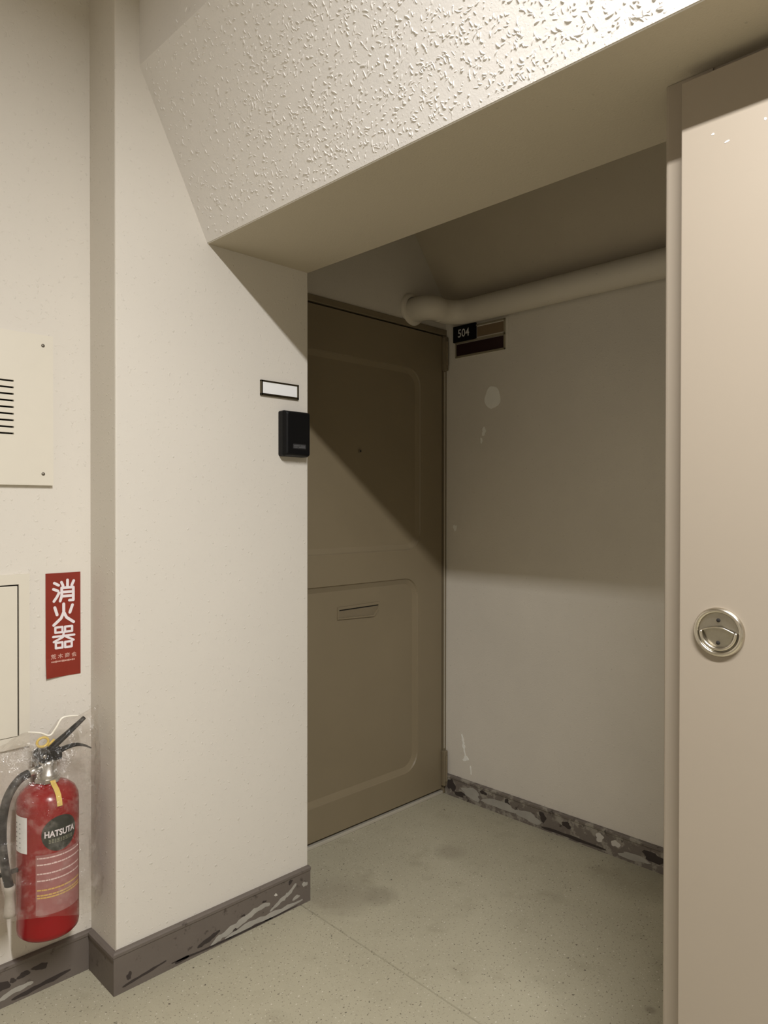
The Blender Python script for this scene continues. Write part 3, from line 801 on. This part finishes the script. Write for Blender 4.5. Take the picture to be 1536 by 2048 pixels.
tube(bm, [(-0.013 + 0.013 * math.cos(R(t)), -0.004, 0.440 + 0.011 * math.sin(R(t))) for t in range(0, 361, 15)], 0.0032, 8, cap=False)
tube(bm, [(-0.002, -0.004, 0.428), (0.014, -0.004, 0.441)], 0.0030, 8)
epart('safety_pin', bm, M_yellow)
# hose
bm = bmesh.new(); tube(bm, [(-0.018, -0.004, 0.380), (-0.050, -0.008, 0.374)], 0.0088, 18); epart('hose_coupling', bm, M_alu)
hp_ = smooth_path([(-0.046, -0.008, 0.375), (-0.066, -0.010, 0.368), (-0.085, -0.012, 0.348), (-0.098, -0.012, 0.318), (-0.105, -0.012, 0.270), (-0.104, -0.012, 0.215), (-0.097, -0.012, 0.160), (-0.090, -0.012, 0.125)], 6)
bm = bmesh.new(); tube(bm, hp_, 0.0098, 18); epart('hose', bm, M_rubber)
bm = bmesh.new(); lathe(bm, [(0, 0.128), (0.0115, 0.128), (0.0125, 0.120), (0.0115, 0.112), (0.0098, 0.108), (0.0105, 0.090), (0.0125, 0.068), (0.0135, 0.058), (0.0115, 0.058), (0.010, 0.070), (0, 0.072)], 24, (-0.0895, -0.012, 0)); epart('nozzle', bm, M_nozzle)
bm = bmesh.new(); box(bm, -0.110, -0.060, -0.006, 0.003, 0.150, 0.158, bev=0.001); epart('hose_clip', bm, M_black, ex, False)
# wall hook behind the neck
bm = bmesh.new(); box(bm, -0.012, 0.012, REC - EY - 0.004, REC - EY, 0.28, 0.40, bev=0.001); box(bm, -0.010, 0.010, 0.018, REC - EY - 0.003, 0.366, 0.374, bev=0.001)
epart('wall_hook', bm, M_alu, ex, False)
# printed labels wrapped on the cylinder: a = arc length from the front (-y), b = height
def cyl(r): return lambda a, b, d: ((r + d) * math.sin(a / ER), -(r + d) * math.cos(a / ER), b)
def wrap(name, loopfn, a0, a1, b0, b1, mat, r, n=24):
    bm = bmesh.new(); f = cyl(r); k = 8
    V = [[bm.verts.new(f(a0 + (a1 - a0) * i / n, b0 + (b1 - b0) * j / k, 0)) for i in range(n + 1)] for j in range(k + 1)]
    for j in range(k):
        for i in range(n): bm.faces.new((V[j][i], V[j][i + 1], V[j + 1][i + 1], V[j + 1][i]))
    return epart(name, bm, mat)
lab = wrap('instruction_label', None, -0.050, 0.062, 0.056, 0.196, M_label, ER + 0.0004)
wl = wrap('inspection_label', None, -0.116, -0.071, 0.198, 0.282, M_white, ER + 0.0004)
bm = bmesh.new(); f = cyl(ER + 0.0008)
for k in range(6):
    z = 0.208 + 0.011 * k
    V = [bm.verts.new(f(a, b, 0)) for a, b in ((-0.111, z), (-0.092, z), (-0.092, z + 0.0025), (-0.111, z + 0.0025))]; bm.faces.new(V)
obj('label_print', bm, M_logo, wl)
# black round label
bm = bmesh.new(); f = cyl(ER + 0.0006); cen = (0.004, 0.240)
rings = [[bm.verts.new(f(cen[0], cen[1], 0))]]
for rr in (0.012, 0.024, 0.036, 0.0415):
    rings.append([bm.verts.new(f(cen[0] + rr * math.cos(2 * math.pi * i / 48), cen[1] + rr * 0.98 * math.sin(2 * math.pi * i / 48), 0)) for i in range(48)])
for i in range(48): bm.faces.new((rings[0][0], rings[1][i], rings[1][(i + 1) % 48]))
for A, B in zip(rings[1:], rings[2:]):
    for i in range(48): bm.faces.new((A[i], A[(i + 1) % 48], B[(i + 1) % 48], B[i]))
disc = epart('round_label', bm, M_black_lbl)
f = cyl(ER + 0.0012)
bm = text_mesh('HATSUTA', 0.020, lambda a, b, d: f(cen[0] + a, cen[1] + 0.001 + b, 0), 0.0006, width=0.071); obj('lettering', bm, M_sign_white, disc)
bm = bmesh.new()
strokes(bm, [[(-.005, .020), (-.002, .020)], [(.001, .022), (.001, .017)], [(.005, .022), (.007, .017)], [(-.004, .024), (.006, .024)]], 0.0009, lambda a, b, d: f(cen[0] + a, cen[1] + b, d), 0.0002)
obj('emblem', bm, M_logo, disc)
bm = bmesh.new(); rnd = random.Random(9); xx = -0.026
while xx < 0.026:
    w_ = rnd.uniform(0.003, 0.006)
    for zz in (-0.019, -0.0155, -0.0125):
        slab(bm, [(xx, zz), (xx + w_, zz), (xx + w_, zz + 0.0018), (xx, zz + 0.0018)], lambda a, b, d: f(cen[0] + a, cen[1] + b, d), 0.0002)
    xx += w_ + 0.002
obj('small_lettering', bm, simple('olive_print', (0.24, 0.24, 0.17), 0.5), disc)
# rows of unreadable text on the instruction label
f = cyl(ER + 0.0009)
def rows(zs, hh, mat, name, seed):
    bm = bmesh.new(); rnd = random.Random(seed)
    for z in zs:
        xx = -0.047
        while xx < 0.058:
            w_ = rnd.uniform(0.003, 0.009)
            V = [bm.verts.new(f(xx + q * w_, zz, 0)) for q, zz in ((0, z), (0.5, z), (1, z), (1, z + hh), (0.5, z + hh), (0, z + hh))]
            bm.faces.new(V); xx += w_ + rnd.uniform(0.0004, 0.0012)
    obj(name, bm, mat, lab)
rows((0.1870, 0.1720, 0.1510, 0.1350), 0.0032, simple('pink_white_print', (0.80, 0.60, 0.58), 0.5), 'white_print', 1)
rows((0.1130, 0.1010, 0.0950), 0.0034, M_gold, 'yellow_print', 2)
# yellow seal strip below the neck
bm = bmesh.new()
P_ = [(0.0, -0.0235, 0.352), (0.0, -0.031, 0.344), (0.0, -0.049, 0.336), (0.0, -0.0605, 0.326), (0.0, -0.067, 0.313), (0.0, -0.0694, 0.303)]
V = [[bm.verts.new((dx + 0.002, y - 0.0012, z)) for dx in (-0.006, 0.006)] for _, y, z in P_]
for A, B in zip(V, V[1:]): bm.faces.new((A[0], A[1], B[1], B[0]))
epart('seal_strip', bm, M_yellow)

# ------------------------------------------------------------------ clear plastic bag pulled over the extinguisher
bag = empty('plastic_bag', 'clear crinkled plastic bag pulled over the red extinguisher', 'plastic bag', (EX, EY, 0.62))
def interp(tab, x):
    for (a, b), (c_, d) in zip(tab, tab[1:]):
        if x <= c_:
            t = max(0, (x - a) / (c_ - a)); return b + (d - b) * t
    return tab[-1][1]
RIDGE = [(-0.865, 0.640), (-0.783, 0.668), (-0.733, 0.648), (-0.705, 0.684), (-0.665, 0.682), (-0.617, 0.700)]
nu, nv = 120, 56
bm = bmesh.new(); rings = []
for j in range(nv + 1):
    f_ = j / nv; ring = []
    for i in range(nu):
        t = 2 * math.pi * i / nu
        taper = max(0.0, (f_ - 0.72) / 0.28)
        shrink = math.sqrt(max(0.0, 1 - taper ** 2))
        a = 0.128 - 0.004 * taper
        x = -0.743 + a * math.cos(t) + 0.006 * taper
        zt = interp(RIDGE, x); zb = 0.243 - (x + 0.737) * 0.20 + 0.008 * math.sin(3 * t + 1)
        z = zb + (zt - zb) * f_
        yb = 0.0665 if math.sin(t) > 0 else 0.0785
        yy = EY + math.sin(t) * (0.0015 + yb * shrink)
        p = Vector((x, yy, z))
        w = mnoise.noise(Vector((x * 26, yy * 26, z * 7))) * 0.010 + mnoise.noise(Vector((x * 60 + 5, yy * 60, z * 45))) * 0.0040
        rg = max(0.0, 1 - abs(mnoise.noise(Vector((x * 17 + 3, yy * 17, z * 3.2 + x * 6)))) * 7) ** 2
        w += rg * 0.009 * min(1.0, abs(math.cos(t)) * 1.6)
        side = min(1.0, abs(math.cos(t)) * 1.4)
        d = Vector((math.cos(t), math.sin(t), 0))
        amp = w * (0.35 + 0.65 * side) * (0.25 + 0.75 * shrink)
        p += d * amp
        if math.sin(t) < 0: p.y = min(p.y, EY + 0.0)
        p.y = min(p.y, REC - 0.0025); p.x = min(p.x, PX0 - 0.003)
        ring.append(bm.verts.new(p))
    rings.append(ring)
for A, B in zip(rings, rings[1:]):
    for i in range(nu): bm.faces.new((A[i], A[(i + 1) % nu], B[(i + 1) % nu], B[i]))
me_o = obj('bag_film', bm, M_bag, bag, True)
me_o.matrix_parent_inverse = Matrix.Translation((-EX, -EY, -0.62))
bm = bmesh.new()  # pale tube drawn as the bright highlight along the bag's top fold
sp = smooth_path([(-0.783, EY - 0.002, 0.668), (-0.755, EY - 0.002, 0.660), (-0.733, EY - 0.002, 0.649), (-0.718, EY - 0.002, 0.664), (-0.705, EY - 0.002, 0.684), (-0.685, EY - 0.002, 0.686), (-0.665, EY - 0.002, 0.683)], 5)
tube(bm, sp, [0.0012 + 0.0014 * math.sin(math.pi * k / (len(sp) - 1)) for k in range(len(sp))], 8)
sm = obj('fold_highlight', bm, M_highlight, bag, True); sm.matrix_parent_inverse = Matrix.Translation((-EX, -EY, -0.62))
